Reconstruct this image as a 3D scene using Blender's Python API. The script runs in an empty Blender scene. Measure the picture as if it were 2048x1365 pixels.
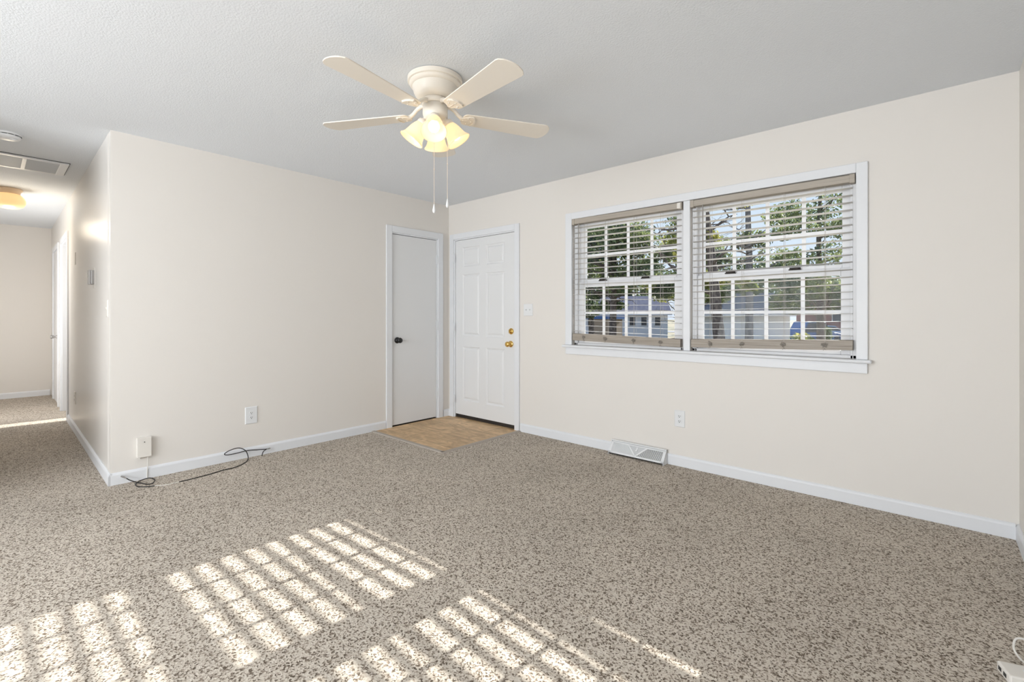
import bpy, math, random
from mathutils import Vector, Matrix

# ------------------------------------------------------------------ camera, sky, sun, lights, exposure
scn = bpy.context.scene
COL = scn.collection
R = math.radians

cd = bpy.data.cameras.new('camera'); cam = bpy.data.objects.new('camera', cd); COL.objects.link(cam)
cd.sensor_fit = 'HORIZONTAL'; cd.sensor_width = 36.0
cd.lens = 939.43 / 2048 * 36.0
cd.shift_y = -(682.5 - 631.15) / 2048
cd.clip_start = 0.05; cd.clip_end = 500
cam.location = (4.198, -3.5775, 1.1676); cam.rotation_euler = (R(90), 0, R(41.907))
scn.camera = cam

scn.view_settings.view_transform = 'Standard'
scn.view_settings.look = 'None'
scn.view_settings.gamma = 1.0
scn.view_settings.use_curve_mapping = False
scn.view_settings.exposure = 0.0

world = bpy.data.worlds.new('sky'); scn.world = world; world.use_nodes = True
wn = world.node_tree; wn.nodes.clear()
w_out = wn.nodes.new('ShaderNodeOutputWorld'); w_bg = wn.nodes.new('ShaderNodeBackground')
w_tc = wn.nodes.new('ShaderNodeTexCoord'); w_sep = wn.nodes.new('ShaderNodeSeparateXYZ'); w_rmp = wn.nodes.new('ShaderNodeValToRGB')
wn.links.new(w_tc.outputs['Generated'], w_sep.inputs[0]); wn.links.new(w_sep.outputs['Z'], w_rmp.inputs[0])
wn.links.new(w_rmp.outputs[0], w_bg.inputs[0]); wn.links.new(w_bg.outputs[0], w_out.inputs[0])
cr = w_rmp.color_ramp
cr.elements[0].position = 0.0; cr.elements[0].color = (0.80, 0.88, 1.0, 1)
cr.elements[1].position = 0.6; cr.elements[1].color = (0.30, 0.50, 0.92, 1)
e_ = cr.elements.new(0.18); e_.color = (0.74, 0.86, 1.0, 1)
w_bg.inputs[1].default_value = 1.0

SUN_AZ = 0.06          # x drift towards -x per metre travelled towards -y
SUN_TAN = 0.455
sd = bpy.data.lights.new('sun', 'SUN'); sun = bpy.data.objects.new('sun', sd); COL.objects.link(sun)
sd.energy = 12.5; sd.angle = R(0.30); sd.color = (1.0, 0.96, 0.9)
sun.rotation_euler = Vector((-SUN_AZ, -1.0, -SUN_TAN)).to_track_quat('-Z', 'Y').to_euler()
sun.location = (6, 20, 12)

def area(name, loc, direction, sx, sy, power, color=(1, 1, 1)):
    l = bpy.data.lights.new(name, 'AREA'); o = bpy.data.objects.new(name, l); COL.objects.link(o)
    l.shape = 'RECTANGLE'; l.size = sx; l.size_y = sy; l.energy = power; l.color = color
    o.location = loc; o.rotation_euler = Vector(direction).to_track_quat('-Z', 'Z').to_euler()
    return o
# added unseen fills behind the camera and across the hall; between them bedroom daylight
area('fill_back', (2.3, -6.85, 1.25), (0, 1, 0.55), 3.0, 1.9, 195, (0.95, 0.975, 1.0))
area('daylight_bedroom', (-3.3, -0.12, 1.5), (0, -1, -0.2), 1.4, 1.1, 40, (0.97, 0.98, 1.0))
area('fill_hall', (-3.4, -4.0, 1.1), (-0.7, 1, 0.1), 0.75, 1.9, 25, (1.0, 0.98, 0.95))

# ------------------------------------------------------------------ helpers
def inp(n, key, val):
    if key in n.inputs: n.inputs[key].default_value = val

def mat(name, color, rough=0.6, metal=0.0, spec=0.5, bump=None, noise=None, emit=None):
    """bump=(scale, strength, distance); noise=(scale, color2, lo, hi)"""
    m = bpy.data.materials.new(name); m.use_nodes = True
    nt = m.node_tree; b = nt.nodes['Principled BSDF']
    c = tuple(color) + (1,)
    inp(b, 'Base Color', c); inp(b, 'Roughness', rough); inp(b, 'Metallic', metal); inp(b, 'Specular IOR Level', spec)
    tc = nt.nodes.new('ShaderNodeNewGeometry')
    if noise:
        n = nt.nodes.new('ShaderNodeTexNoise'); inp(n, 'Scale', noise[0]); inp(n, 'Detail', 3.0)
        nt.links.new(tc.outputs['Position'], n.inputs['Vector'])
        r = nt.nodes.new('ShaderNodeValToRGB'); nt.links.new(n.outputs[0], r.inputs[0])
        r.color_ramp.elements[0].position = noise[2]; r.color_ramp.elements[0].color = tuple(noise[1]) + (1,)
        r.color_ramp.elements[1].position = noise[3]; r.color_ramp.elements[1].color = c
        nt.links.new(r.outputs[0], b.inputs['Base Color'])
    if bump:
        n = nt.nodes.new('ShaderNodeTexNoise'); inp(n, 'Scale', bump[0]); inp(n, 'Detail', 4.0)
        nt.links.new(tc.outputs['Position'], n.inputs['Vector'])
        bp = nt.nodes.new('ShaderNodeBump'); inp(bp, 'Strength', bump[1]); inp(bp, 'Distance', bump[2])
        nt.links.new(n.outputs[0], bp.inputs['Height']); nt.links.new(bp.outputs[0], b.inputs['Normal'])
    if emit:
        inp(b, 'Emission Color', tuple(emit[0]) + (1,)); inp(b, 'Emission Strength', emit[1])
    return m

def mat_glass(name, tint=(1, 1, 1), refl=0.06):
    m = bpy.data.materials.new(name); m.use_nodes = True; nt = m.node_tree; nt.nodes.clear()
    o = nt.nodes.new('ShaderNodeOutputMaterial'); t = nt.nodes.new('ShaderNodeBsdfTransparent'); g = nt.nodes.new('ShaderNodeBsdfGlossy')
    mx = nt.nodes.new('ShaderNodeMixShader'); inp(t, 'Color', tuple(tint) + (1,)); inp(g, 'Roughness', 0.02)
    mx.inputs[0].default_value = refl
    nt.links.new(t.outputs[0], mx.inputs[1]); nt.links.new(g.outputs[0], mx.inputs[2]); nt.links.new(mx.outputs[0], o.inputs[0])
    return m

def mat_translucent(name, color, mix=0.5, emit=None, rough=0.4):
    m = bpy.data.materials.new(name); m.use_nodes = True; nt = m.node_tree
    b = nt.nodes['Principled BSDF']; o = nt.nodes['Material Output']
    inp(b, 'Base Color', tuple(color) + (1,)); inp(b, 'Roughness', rough)
    t = nt.nodes.new('ShaderNodeBsdfTranslucent'); inp(t, 'Color', tuple(color) + (1,))
    mx = nt.nodes.new('ShaderNodeMixShader'); mx.inputs[0].default_value = mix
    nt.links.new(b.outputs[0], mx.inputs[1]); nt.links.new(t.outputs[0], mx.inputs[2]); nt.links.new(mx.outputs[0], o.inputs[0])
    if emit:
        inp(b, 'Emission Color', tuple(emit[0]) + (1,)); inp(b, 'Emission Strength', emit[1])
    return m

def mat_leaf(name, a, b2, scale=0.9):
    m = mat_translucent(name, a, 0.45, rough=0.5)
    nt = m.node_tree
    g = nt.nodes.new('ShaderNodeNewGeometry'); n = nt.nodes.new('ShaderNodeTexNoise'); inp(n, 'Scale', scale); inp(n, 'Detail', 4.0)
    nt.links.new(g.outputs['Position'], n.inputs['Vector'])
    r = nt.nodes.new('ShaderNodeValToRGB'); r.color_ramp.elements[0].position = 0.38; r.color_ramp.elements[1].position = 0.62
    r.color_ramp.elements[0].color = tuple(a) + (1,); r.color_ramp.elements[1].color = tuple(b2) + (1,)
    nt.links.new(n.outputs[0], r.inputs[0])
    for nd in nt.nodes:
        if nd.type == 'BSDF_PRINCIPLED': nt.links.new(r.outputs[0], nd.inputs['Base Color'])
        if nd.type == 'BSDF_TRANSLUCENT': nt.links.new(r.outputs[0], nd.inputs['Color'])
    return m

def mat_carpet():
    m = bpy.data.materials.new('carpet'); m.use_nodes = True; nt = m.node_tree; b = nt.nodes['Principled BSDF']
    inp(b, 'Roughness', 1.0); inp(b, 'Specular IOR Level', 0.1)
    g = nt.nodes.new('ShaderNodeNewGeometry')
    def noise(scale, det, rgh=0.5):
        n = nt.nodes.new('ShaderNodeTexNoise'); inp(n, 'Scale', scale); inp(n, 'Detail', det); inp(n, 'Roughness', rgh)
        nt.links.new(g.outputs['Position'], n.inputs['Vector']); return n
    nd = noise(60, 2.0)
    va = nt.nodes.new('ShaderNodeVectorMath'); va.operation = 'MULTIPLY_ADD'; va.inputs[1].default_value = (0.012, 0.012, 0.0)
    nt.links.new(nd.outputs['Color'], va.inputs[0]); nt.links.new(g.outputs['Position'], va.inputs[2])
    v1 = nt.nodes.new('ShaderNodeTexVoronoi'); inp(v1, 'Scale', 180.0); nt.links.new(va.outputs[0], v1.inputs['Vector'])
    n1 = nt.nodes.new('ShaderNodeSeparateColor'); nt.links.new(v1.outputs['Color'], n1.inputs[0])
    r = nt.nodes.new('ShaderNodeValToRGB'); el = r.color_ramp.elements
    el[0].position = 0.08; el[0].color = (0.15, 0.118, 0.09, 1)
    el[1].position = 0.85; el[1].color = (0.69, 0.625, 0.54, 1)
    x = el.new(0.24); x.color = (0.325, 0.268, 0.215, 1)
    x = el.new(0.42); x.color = (0.57, 0.50, 0.42, 1)
    nt.links.new(n1.outputs[0], r.inputs[0])
    n2 = noise(1.6, 3.0)
    r2 = nt.nodes.new('ShaderNodeValToRGB'); r2.color_ramp.elements[0].position = 0.35; r2.color_ramp.elements[0].color = (0.90, 0.90, 0.90, 1)
    r2.color_ramp.elements[1].position = 0.65; r2.color_ramp.elements[1].color = (1, 1, 1, 1)
    nt.links.new(n2.outputs[0], r2.inputs[0])
    mx = nt.nodes.new('ShaderNodeMix'); mx.data_type = 'RGBA'; mx.blend_type = 'MULTIPLY'; mx.inputs[0].default_value = 1.0
    nt.links.new(r.outputs[0], mx.inputs[6]); nt.links.new(r2.outputs[0], mx.inputs[7])
    nt.links.new(mx.outputs[2], b.inputs['Base Color'])
    bp = nt.nodes.new('ShaderNodeBump'); inp(bp, 'Strength', 0.35); inp(bp, 'Distance', 0.004)
    nt.links.new(v1.outputs['Distance'], bp.inputs['Height']); nt.links.new(bp.outputs[0], b.inputs['Normal'])
    return m

def mat_tile():
    m = bpy.data.materials.new('vinyl_tile'); m.use_nodes = True; nt = m.node_tree; b = nt.nodes['Principled BSDF']
    inp(b, 'Roughness', 0.45)
    g = nt.nodes.new('ShaderNodeNewGeometry')
    br = nt.nodes.new('ShaderNodeTexBrick'); inp(br, 'Scale', 1.0); inp(br, 'Mortar Size', 0.003); inp(br, 'Brick Width', 0.43); inp(br, 'Row Height', 0.29)
    inp(br, 'Color1', (0.82, 0.59, 0.35, 1)); inp(br, 'Color2', (0.66, 0.46, 0.26, 1)); inp(br, 'Mortar', (0.36, 0.26, 0.15, 1)); inp(br, 'Bias', 0.0)
    nt.links.new(g.outputs['Position'], br.inputs['Vector'])
    mp = nt.nodes.new('ShaderNodeMapping'); mp.inputs['Scale'].default_value = (3.0, 7.0, 1); mp.inputs['Rotation'].default_value = (0, 0, 0.5)
    nt.links.new(g.outputs['Position'], mp.inputs['Vector'])
    n = nt.nodes.new('ShaderNodeTexNoise'); inp(n, 'Scale', 1.6); inp(n, 'Detail', 8.0); inp(n, 'Roughness', 0.65); inp(n, 'Distortion', 1.2)
    nt.links.new(mp.outputs[0], n.inputs['Vector'])
    r = nt.nodes.new('ShaderNodeValToRGB'); r.color_ramp.elements[0].position = 0.3; r.color_ramp.elements[0].color = (0.52, 0.46, 0.38, 1)
    r.color_ramp.elements[1].position = 0.7; r.color_ramp.elements[1].color = (1.12, 1.10, 1.06, 1)
    nt.links.new(n.outputs[0], r.inputs[0])
    mx = nt.nodes.new('ShaderNodeMix'); mx.data_type = 'RGBA'; mx.blend_type = 'MULTIPLY'; mx.inputs[0].default_value = 1.0
    nt.links.new(br.outputs[0], mx.inputs[6]); nt.links.new(r.outputs[0], mx.inputs[7]); nt.links.new(mx.outputs[2], b.inputs['Base Color'])
    return m

def mat_grain(name, c1, c2, rough=0.5, scale=(3, 3, 160)):
    m = bpy.data.materials.new(name); m.use_nodes = True; nt = m.node_tree; b = nt.nodes['Principled BSDF']; inp(b, 'Roughness', rough)
    g = nt.nodes.new('ShaderNodeNewGeometry'); mp = nt.nodes.new('ShaderNodeMapping'); mp.inputs['Scale'].default_value = scale
    nt.links.new(g.outputs['Position'], mp.inputs['Vector'])
    n = nt.nodes.new('ShaderNodeTexNoise'); inp(n, 'Scale', 1.0); inp(n, 'Detail', 4.0); nt.links.new(mp.outputs[0], n.inputs['Vector'])
    r = nt.nodes.new('ShaderNodeValToRGB'); r.color_ramp.elements[0].position = 0.35; r.color_ramp.elements[0].color = tuple(c1) + (1,)
    r.color_ramp.elements[1].position = 0.65; r.color_ramp.elements[1].color = tuple(c2) + (1,)
    nt.links.new(n.outputs[0], r.inputs[0]); nt.links.new(r.outputs[0], b.inputs['Base Color'])
    return m

def mat_brick(name):
    m = bpy.data.materials.new(name); m.use_nodes = True; nt = m.node_tree; b = nt.nodes['Principled BSDF']; inp(b, 'Roughness', 0.9)
    g = nt.nodes.new('ShaderNodeNewGeometry'); mp = nt.nodes.new('ShaderNodeMapping'); mp.inputs['Rotation'].default_value = (R(90), 0, 0)
    nt.links.new(g.outputs['Position'], mp.inputs['Vector'])
    br = nt.nodes.new('ShaderNodeTexBrick'); inp(br, 'Scale', 2.0); inp(br, 'Color1', (0.30, 0.10, 0.07, 1)); inp(br, 'Color2', (0.22, 0.07, 0.05, 1)); inp(br, 'Mortar', (0.4, 0.33, 0.3, 1))
    nt.links.new(mp.outputs[0], br.inputs['Vector']); nt.links.new(br.outputs[0], b.inputs['Base Color'])
    return m

M = dict(
    wall=mat('wall_paint', (0.80, 0.765, 0.72), 0.6, bump=(160, 0.05, 0.002)),
    wall_gloss=mat('wall_paint_satin', (0.78, 0.75, 0.71), 0.31, spec=0.5, bump=(30, 0.02, 0.002)),
    ceiling=mat('ceiling_texture', (0.80, 0.83, 0.865), 0.9, bump=(120, 0.5, 0.004)),
    trim=mat('trim_white', (0.80, 0.815, 0.84), 0.4),
    door=mat('door_white', (0.79, 0.795, 0.80), 0.45),
    vinyl=mat('window_vinyl', (0.76, 0.765, 0.78), 0.4),
    glass=mat_glass('window_glass', (0.97, 0.98, 0.98), 0.006),
    carpet=mat_carpet(), tile=mat_tile(),
    edge=mat('transition_strip', (0.42, 0.37, 0.32), 0.6),
    black=mat('black_metal', (0.012, 0.012, 0.013), 0.35),
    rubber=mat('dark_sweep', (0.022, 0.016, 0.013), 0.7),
    brass=mat('brass', (0.80, 0.52, 0.16), 0.22, 1.0),
    chrome=mat('brushed_nickel', (0.42, 0.41, 0.40), 0.35, 0.9),
    plate=mat('plate_white', (0.80, 0.81, 0.82), 0.35),
    plate_cream=mat('plate_cream', (0.80, 0.765, 0.71), 0.45),
    slot=mat('slot_dark', (0.03, 0.03, 0.03), 0.6),
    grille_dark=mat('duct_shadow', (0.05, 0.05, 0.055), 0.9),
    grille=mat('grille_white', (0.82, 0.83, 0.84), 0.4),
    filt=mat('filter_grey', (0.42, 0.42, 0.41), 0.9, noise=(25, (0.30, 0.30, 0.29), 0.35, 0.65)),
    fan=mat('fan_white', (0.86, 0.80, 0.71), 0.35),
    shade=mat_translucent('frosted_glass_shade', (0.84, 0.72, 0.52), 0.28, ((1.0, 0.76, 0.44), 0.40), 0.3),
    bulb=mat('lit_bulb', (1, 0.95, 0.85), 0.3, emit=((1.0, 0.90, 0.72), 2.4)),
    globe=mat('lit_globe', (0.42, 0.34, 0.22), 0.3, emit=((1.0, 0.66, 0.28), 0.80)),
    chain=mat('pull_chain', (0.80, 0.68, 0.56), 0.4, 0.3),
    blind=mat_grain('blind_taupe', (0.40, 0.355, 0.30), (0.47, 0.42, 0.36)),
    slat=mat_grain('slat_white', (0.57, 0.555, 0.535), (0.64, 0.625, 0.605)),
    rail=mat_grain('rail_taupe', (0.29, 0.25, 0.205), (0.42, 0.37, 0.315)),
    knot=mat('knotted_cord', (0.27, 0.245, 0.215), 0.8),
    cord=mat('ladder_cord', (0.50, 0.47, 0.43), 0.8),
    wand=mat('wand_grey', (0.33, 0.31, 0.29), 0.35),
    cable=mat('black_cable', (0.012, 0.010, 0.009), 0.45),
    white_wire=mat('white_wire', (0.78, 0.75, 0.70), 0.5),
    bark=mat('bark', (0.19, 0.155, 0.13), 0.95, noise=(9, (0.10, 0.08, 0.07), 0.4, 0.6), bump=(14, 0.8, 0.03)),
    bark_grey=mat('bark_grey', (0.34, 0.31, 0.29), 0.95, noise=(9, (0.18, 0.16, 0.15), 0.4, 0.6), bump=(14, 0.8, 0.03)),
    leaf_dark=mat_leaf('leaf_dark', (0.055, 0.085, 0.05), (0.17, 0.21, 0.09)),
    leaf_gold=mat_leaf('leaf_gold', (0.16, 0.21, 0.05), (0.48, 0.45, 0.12)),
    leaf_mid=mat_leaf('leaf_mid', (0.085, 0.125, 0.07), (0.28, 0.32, 0.13)),
    grass=mat('grass', (0.115, 0.125, 0.06), 0.95, noise=(0.35, (0.30, 0.24, 0.14), 0.44, 0.60)),
    dry=mat('dry_verge', (0.50, 0.37, 0.22), 0.95, noise=(2.0, (0.40, 0.30, 0.18), 0.4, 0.6)),
    road=mat('asphalt', (0.20, 0.20, 0.20), 0.9),
    white_siding=mat('white_siding', (0.72, 0.72, 0.73), 0.7),
    roof_pink=mat('roof_faded_shingle', (0.52, 0.40, 0.37), 0.9, noise=(3, (0.44, 0.34, 0.32), 0.4, 0.6)),
    roof_grey=mat('roof_grey_shingle', (0.20, 0.19, 0.19), 0.9, noise=(3, (0.15, 0.145, 0.15), 0.4, 0.6)),
    tan=mat('shed_tan', (0.36, 0.28, 0.21), 0.8), blue_tarp=mat('shed_blue', (0.05, 0.13, 0.33), 0.6),
    window_dark=mat('house_window', (0.03, 0.035, 0.045), 0.15),
    brick=mat_brick('red_brick'),
    car_blue=mat('car_blue', (0.04, 0.10, 0.25), 0.2), car_pale=mat('car_silver_blue', (0.33, 0.42, 0.56), 0.2), tyre=mat('tyre', (0.02, 0.02, 0.02), 0.8),
    bag=mat('blue_plastic', (0.03, 0.045, 0.12), 0.35),
)

ORG = {}
class MB:
    def __init__(s): s.v = []; s.f = []; s.sm = []
    def add(s, vs, fs, smooth=False):
        o = len(s.v); s.v += [tuple(x) for x in vs]; s.f += [tuple(i + o for i in f) for f in fs]; s.sm += [smooth] * len(fs); return s
    def box(s, x0, x1, y0, y1, z0, z1):
        x0, x1 = min(x0, x1), max(x0, x1); y0, y1 = min(y0, y1), max(y0, y1); z0, z1 = min(z0, z1), max(z0, z1)
        v = [(x, y, z) for x in (x0, x1) for y in (y0, y1) for z in (z0, z1)]
        return s.add(v, [(0, 1, 3, 2), (4, 6, 7, 5), (0, 4, 5, 1), (2, 3, 7, 6), (0, 2, 6, 4), (1, 5, 7, 3)])
    def lathe(s, prof, n=32, mx=None, cap0=False, cap1=False, smooth=True):
        mx = mx or Matrix.Identity(4); vs = []; fs = []
        for r, z in prof:
            for k in range(n):
                a = 2 * math.pi * k / n; vs.append(mx @ Vector((r * math.cos(a), r * math.sin(a), z)))
        for i in range(len(prof) - 1):
            for k in range(n):
                a = i * n + k; b = i * n + (k + 1) % n; fs.append((a, b, b + n, a + n))
        s.add(vs, fs, smooth)
        if cap0: s.add(vs[:n], [tuple(range(n))[::-1]])
        if cap1: s.add(vs[-n:], [tuple(range(n))])
        return s
    def tube(s, pts, r, n=8, cap=True, smooth=True):
        pts = [Vector(p) for p in pts]; rs = r if isinstance(r, (list, tuple)) else [r] * len(pts)
        vs = []; fs = []; up = None
        for i, p in enumerate(pts):
            d = (pts[min(i + 1, len(pts) - 1)] - pts[max(i - 1, 0)]).normalized()
            if up is None: up = d.orthogonal().normalized()
            up = (up - d * up.dot(d)); up = up.normalized() if up.length > 1e-6 else d.orthogonal().normalized()
            q = d.cross(up)
            for k in range(n):
                a = 2 * math.pi * k / n; vs.append(p + (up * math.cos(a) + q * math.sin(a)) * rs[i])
        for i in range(len(pts) - 1):
            for k in range(n):
                a = i * n + k; b = i * n + (k + 1) % n; fs.append((a, b, b + n, a + n))
        s.add(vs, fs, smooth)
        if cap: s.add(vs[:n], [tuple(range(n))[::-1]]); s.add(vs[-n:], [tuple(range(n))])
        return s
    def prism(s, poly, h0, h1, mx=None, smooth=False):
        """poly in local xy, extruded local z h0..h1"""
        mx = mx or Matrix.Identity(4); n = len(poly)
        vs = [mx @ Vector((x, y, h0)) for x, y in poly] + [mx @ Vector((x, y, h1)) for x, y in poly]
        fs = [tuple(range(n))[::-1], tuple(range(n, 2 * n))] + [(i, (i + 1) % n, n + (i + 1) % n, n + i) for i in range(n)]
        return s.add(vs, fs, smooth)
    def sphere(s, c, rx, ry=None, rz=None, n=20, m=12):
        ry = ry or rx; rz = rz or rx
        prof = [(math.sin(math.pi * i / m), -math.cos(math.pi * i / m)) for i in range(m + 1)]
        prof[0] = (1e-4, -1); prof[-1] = (1e-4, 1)
        return s.lathe(prof, n, Matrix.Translation(c) @ Matrix.Diagonal((rx, ry, rz, 1)))
    def map(s, fn):
        s.v = [tuple(fn(*p)) for p in s.v]; return s
    def build(s, name, m, parent=None, bevel=0.0, origin=None, split=False):
        xs = [p[0] for p in s.v]; ys = [p[1] for p in s.v]; zs = [p[2] for p in s.v]
        og = Vector(origin) if origin else Vector(((min(xs) + max(xs)) / 2, (min(ys) + max(ys)) / 2, min(zs)))
        me = bpy.data.meshes.new(name); me.from_pydata([(p[0] - og.x, p[1] - og.y, p[2] - og.z) for p in s.v], [], s.f)
        me.polygons.foreach_set('use_smooth', s.sm); me.update()
        o = bpy.data.objects.new(name, me); COL.objects.link(o)
        me.materials.append(M[m] if isinstance(m, str) else m)
        ORG[o.name] = og
        if parent: o.parent = parent; o.location = og - ORG[parent.name]
        else: o.location = og
        if split:
            md = o.modifiers.new('split', 'EDGE_SPLIT'); md.split_angle = R(28)
        if bevel:
            md = o.modifiers.new('bevel', 'BEVEL'); md.width = bevel; md.segments = 2; md.limit_method = 'ANGLE'; md.angle_limit = R(40)
        return o

def tag(o, label, cat, group=None, kind=None):
    o['label'] = label; o['category'] = cat
    if group: o['group'] = group
    if kind: o['kind'] = kind
    return o
def thing(name, loc, label, cat, group=None, kind=None):
    o = bpy.data.objects.new(name, None); COL.objects.link(o); o.location = loc; o.empty_display_size = 0.1
    ORG[o.name] = Vector(loc); return tag(o, label, cat, group, kind)
def struct(o, label, cat): return tag(o, label, cat, None, 'structure')
def smooth_path(pts, k=6):
    P = [Vector(p) for p in pts]; out = []
    for i in range(len(P) - 1):
        p0 = P[max(i - 1, 0)]; p1 = P[i]; p2 = P[i + 1]; p3 = P[min(i + 2, len(P) - 1)]
        for j in range(k):
            t = j / k
            out.append(0.5 * ((2 * p1) + (p2 - p0) * t + (2 * p0 - 5 * p1 + 4 * p2 - p3) * t * t + (3 * p1 - p0 - 3 * p2 + p3) * t ** 3))
    out.append(P[-1]); return out

H = 2.44
SL = -0.0107                      # the hall wall runs a touch out of square
HWY = -3.02
def hw(x, y, z): return (x, HWY + SL * x + y, z)      # local y=0 is the hall face of the wall, +y into the bedroom

# ------------------------------------------------------------------ room shell
b = MB(); b.box(-5.7, 4.7, -7.2, 0.14, -0.12, 0.0)
struct(b.build('floor', 'carpet'), 'beige and brown flecked cut pile carpet through room and hall', 'carpet')
b = MB(); b.box(-5.7, 4.7, -7.2, 0.14, H, H + 0.12)
struct(b.build('ceiling', 'ceiling'), 'white textured ceiling over room and hall', 'ceiling')

# window wall (y = 0), with openings for entry door, twin window and the bedroom window
def wall_x(name, y0, y1, xa, xb, holes, label, m='wall', z1=H, fn=None):
    b = MB(); xs = xa
    for (hx0, hx1, hz0, hz1) in sorted(holes):
        b.box(xs, hx0, y0, y1, 0, z1)
        if hz0 > 0: b.box(hx0, hx1, y0, y1, 0, hz0)
        if hz1 < z1: b.box(hx0, hx1, y0, y1, hz1, z1)
        xs = hx1
    b.box(xs, xb, y0, y1, 0, z1)
    if fn: b.map(fn)
    return struct(b.build(name, m), label, 'wall')
def wall_y(name, x0, x1, ya, yb, holes, label, m='wall'):
    b = MB(); ys = ya
    for (h0, h1, hz0, hz1) in sorted(holes):
        b.box(x0, x1, ys, h0, 0, H)
        if hz0 > 0: b.box(x0, x1, h0, h1, 0, hz0)
        if hz1 < H: b.box(x0, x1, h0, h1, hz1, H)
        ys = h1
    b.box(x0, x1, ys, yb, 0, H)
    return struct(b.build(name, m), label, 'wall')

WZ0, WZ1 = 0.897, 2.045
wall_x('wall_window', 0.0, 0.14, -5.57, 4.65, [(-3.00, -2.76, 0.95, 2.0), (0.09, 1.035, 0, 2.04), (1.73, 2.766, WZ0, WZ1), (2.818, 3.845, WZ0, WZ1)],
       'cream painted wall holding the entry door and the twin window')
wall_y('wall_left', -0.12, 0.0, HWY + 0.0006, 0.0, [(-0.785, -0.16, 0, 2.04)], 'cream painted wall holding the plain closet door')
wall_y('wall_right', 4.53, 4.65, -7.1, 0.0, [], 'cream wall just visible at the right edge of the picture')
wall_x('wall_back', -7.12, -7.0, -0.12, 4.65, [(0.75, 3.85, 0.02, 2.2)], 'cream wall behind the viewpoint with an added unseen glass door')
wall_y('wall_left_rear', -0.12, 0.0, -7.0, -4.12, [], 'cream wall on the far side of the hall mouth')
# hall
D3 = (-3.71, -2.95); D4 = (-4.95, -4.15)
wall_x('wall_hall', 0.0, 0.11, -5.45, -0.002, [(D3[0], D3[1], 0, 2.04), (D4[0], D4[1], 0, 2.04)],
       'cream satin wall running down the right of the hall', 'wall_gloss', fn=hw)
wall_y('wall_hall_end', -5.57, -5.45, -4.12, 0.0, [], 'cream wall closing the far end of the hall')
wall_x('wall_hall_side', -4.24, -4.12, -5.45, 0.0, [(-3.85, -2.95, 0, 2.04)], 'cream wall on the left of the hall, out of view')
wall_y('wall_bedroom', -4.12 + 1.6, -4.0 + 1.6, -2.9, 0.0, [], 'cream partition inside the bedroom')
wall_x('wall_closet', -1.0, -0.9, -2.4, -0.12, [], 'cream partition at the back of the closet')

# baseboards
def bb_prof(run0, run1, horiz, off, sign, name, label, fn=None, h=0.082):
    prof = [(0, 0), (0.014, 0), (0.014, h - 0.016), (0.010, h - 0.006), (0.004, h), (0, h)]
    b = MB()
    vs = []
    for rr in (run0, run1):
        for d, z in prof:
            vs.append((rr, off + sign * d, z) if horiz else (off + sign * d, rr, z))
    n = len(prof)
    b.add(vs, [tuple(range(n)), tuple(range(n, 2 * n))[::-1]] + [(i, i + n, (i + 1) % n + n, (i + 1) % n) for i in range(n)])
    if fn: b.map(fn)
    return struct(b.build(name, 'trim'), label, 'baseboard')
bb_prof(1.105, 4.516, True, 0.0, -1, 'baseboard_window', 'white baseboard under the twin window')
bb_prof(0.0, 0.045, True, 0.0, -1, 'baseboard_corner', 'short white baseboard piece between the two doors, right half')
bb_prof(-0.085, -0.014, False, 0.0, 1, 'baseboard_corner_left', 'short white baseboard piece between the two doors, left half')
bb_prof(-3.034, -0.852, False, 0.0, 1, 'baseboard_left', 'white baseboard left of the plain closet door')
bb_prof(-7.0, 0.0, False, 4.53, -1, 'baseboard_right', 'white baseboard at the right edge of the picture')
bb_prof(-2.865, 0.014, True, 0.0, -1, 'baseboard_hall', 'white baseboard along the right of the hall', hw)
bb_prof(-4.10, -2.975, False, -5.45, 1, 'baseboard_hall_end', 'white baseboard at the far end of the hall')

# entry tiles
b = MB(); b.box(0.0, 1.085, -0.985, 0.0, 0.0, 0.004); b.box(0.09, 1.035, 0.0, 0.05, 0.0, 0.004)
struct(b.build('floor_entry', 'tile'), 'square of tan marbled vinyl tiles in front of the entry door', 'floor tiles')
b = MB(); b.prism([(-0.022, 0), (-0.016, 0.009), (0.016, 0.009), (0.022, 0)], 0.0, 1.10, Matrix.Translation((0.0, -1.0, 0)) @ Matrix(((0, 0, 1, 0), (1, 0, 0, 0), (0, 1, 0, 0), (0, 0, 0, 1))))
b.prism([(-0.022, 0), (-0.016, 0.009), (0.016, 0.009), (0.022, 0)], -1.022, -0.016, Matrix.Translation((1.10, 0, 0)) @ Matrix(((1, 0, 0, 0), (0, 0, 1, 0), (0, 1, 0, 0), (0, 0, 0, 1))))
struct(b.build('trim_8', 'edge'), 'grey transition strip where the tiles meet the carpet', 'trim')

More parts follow.
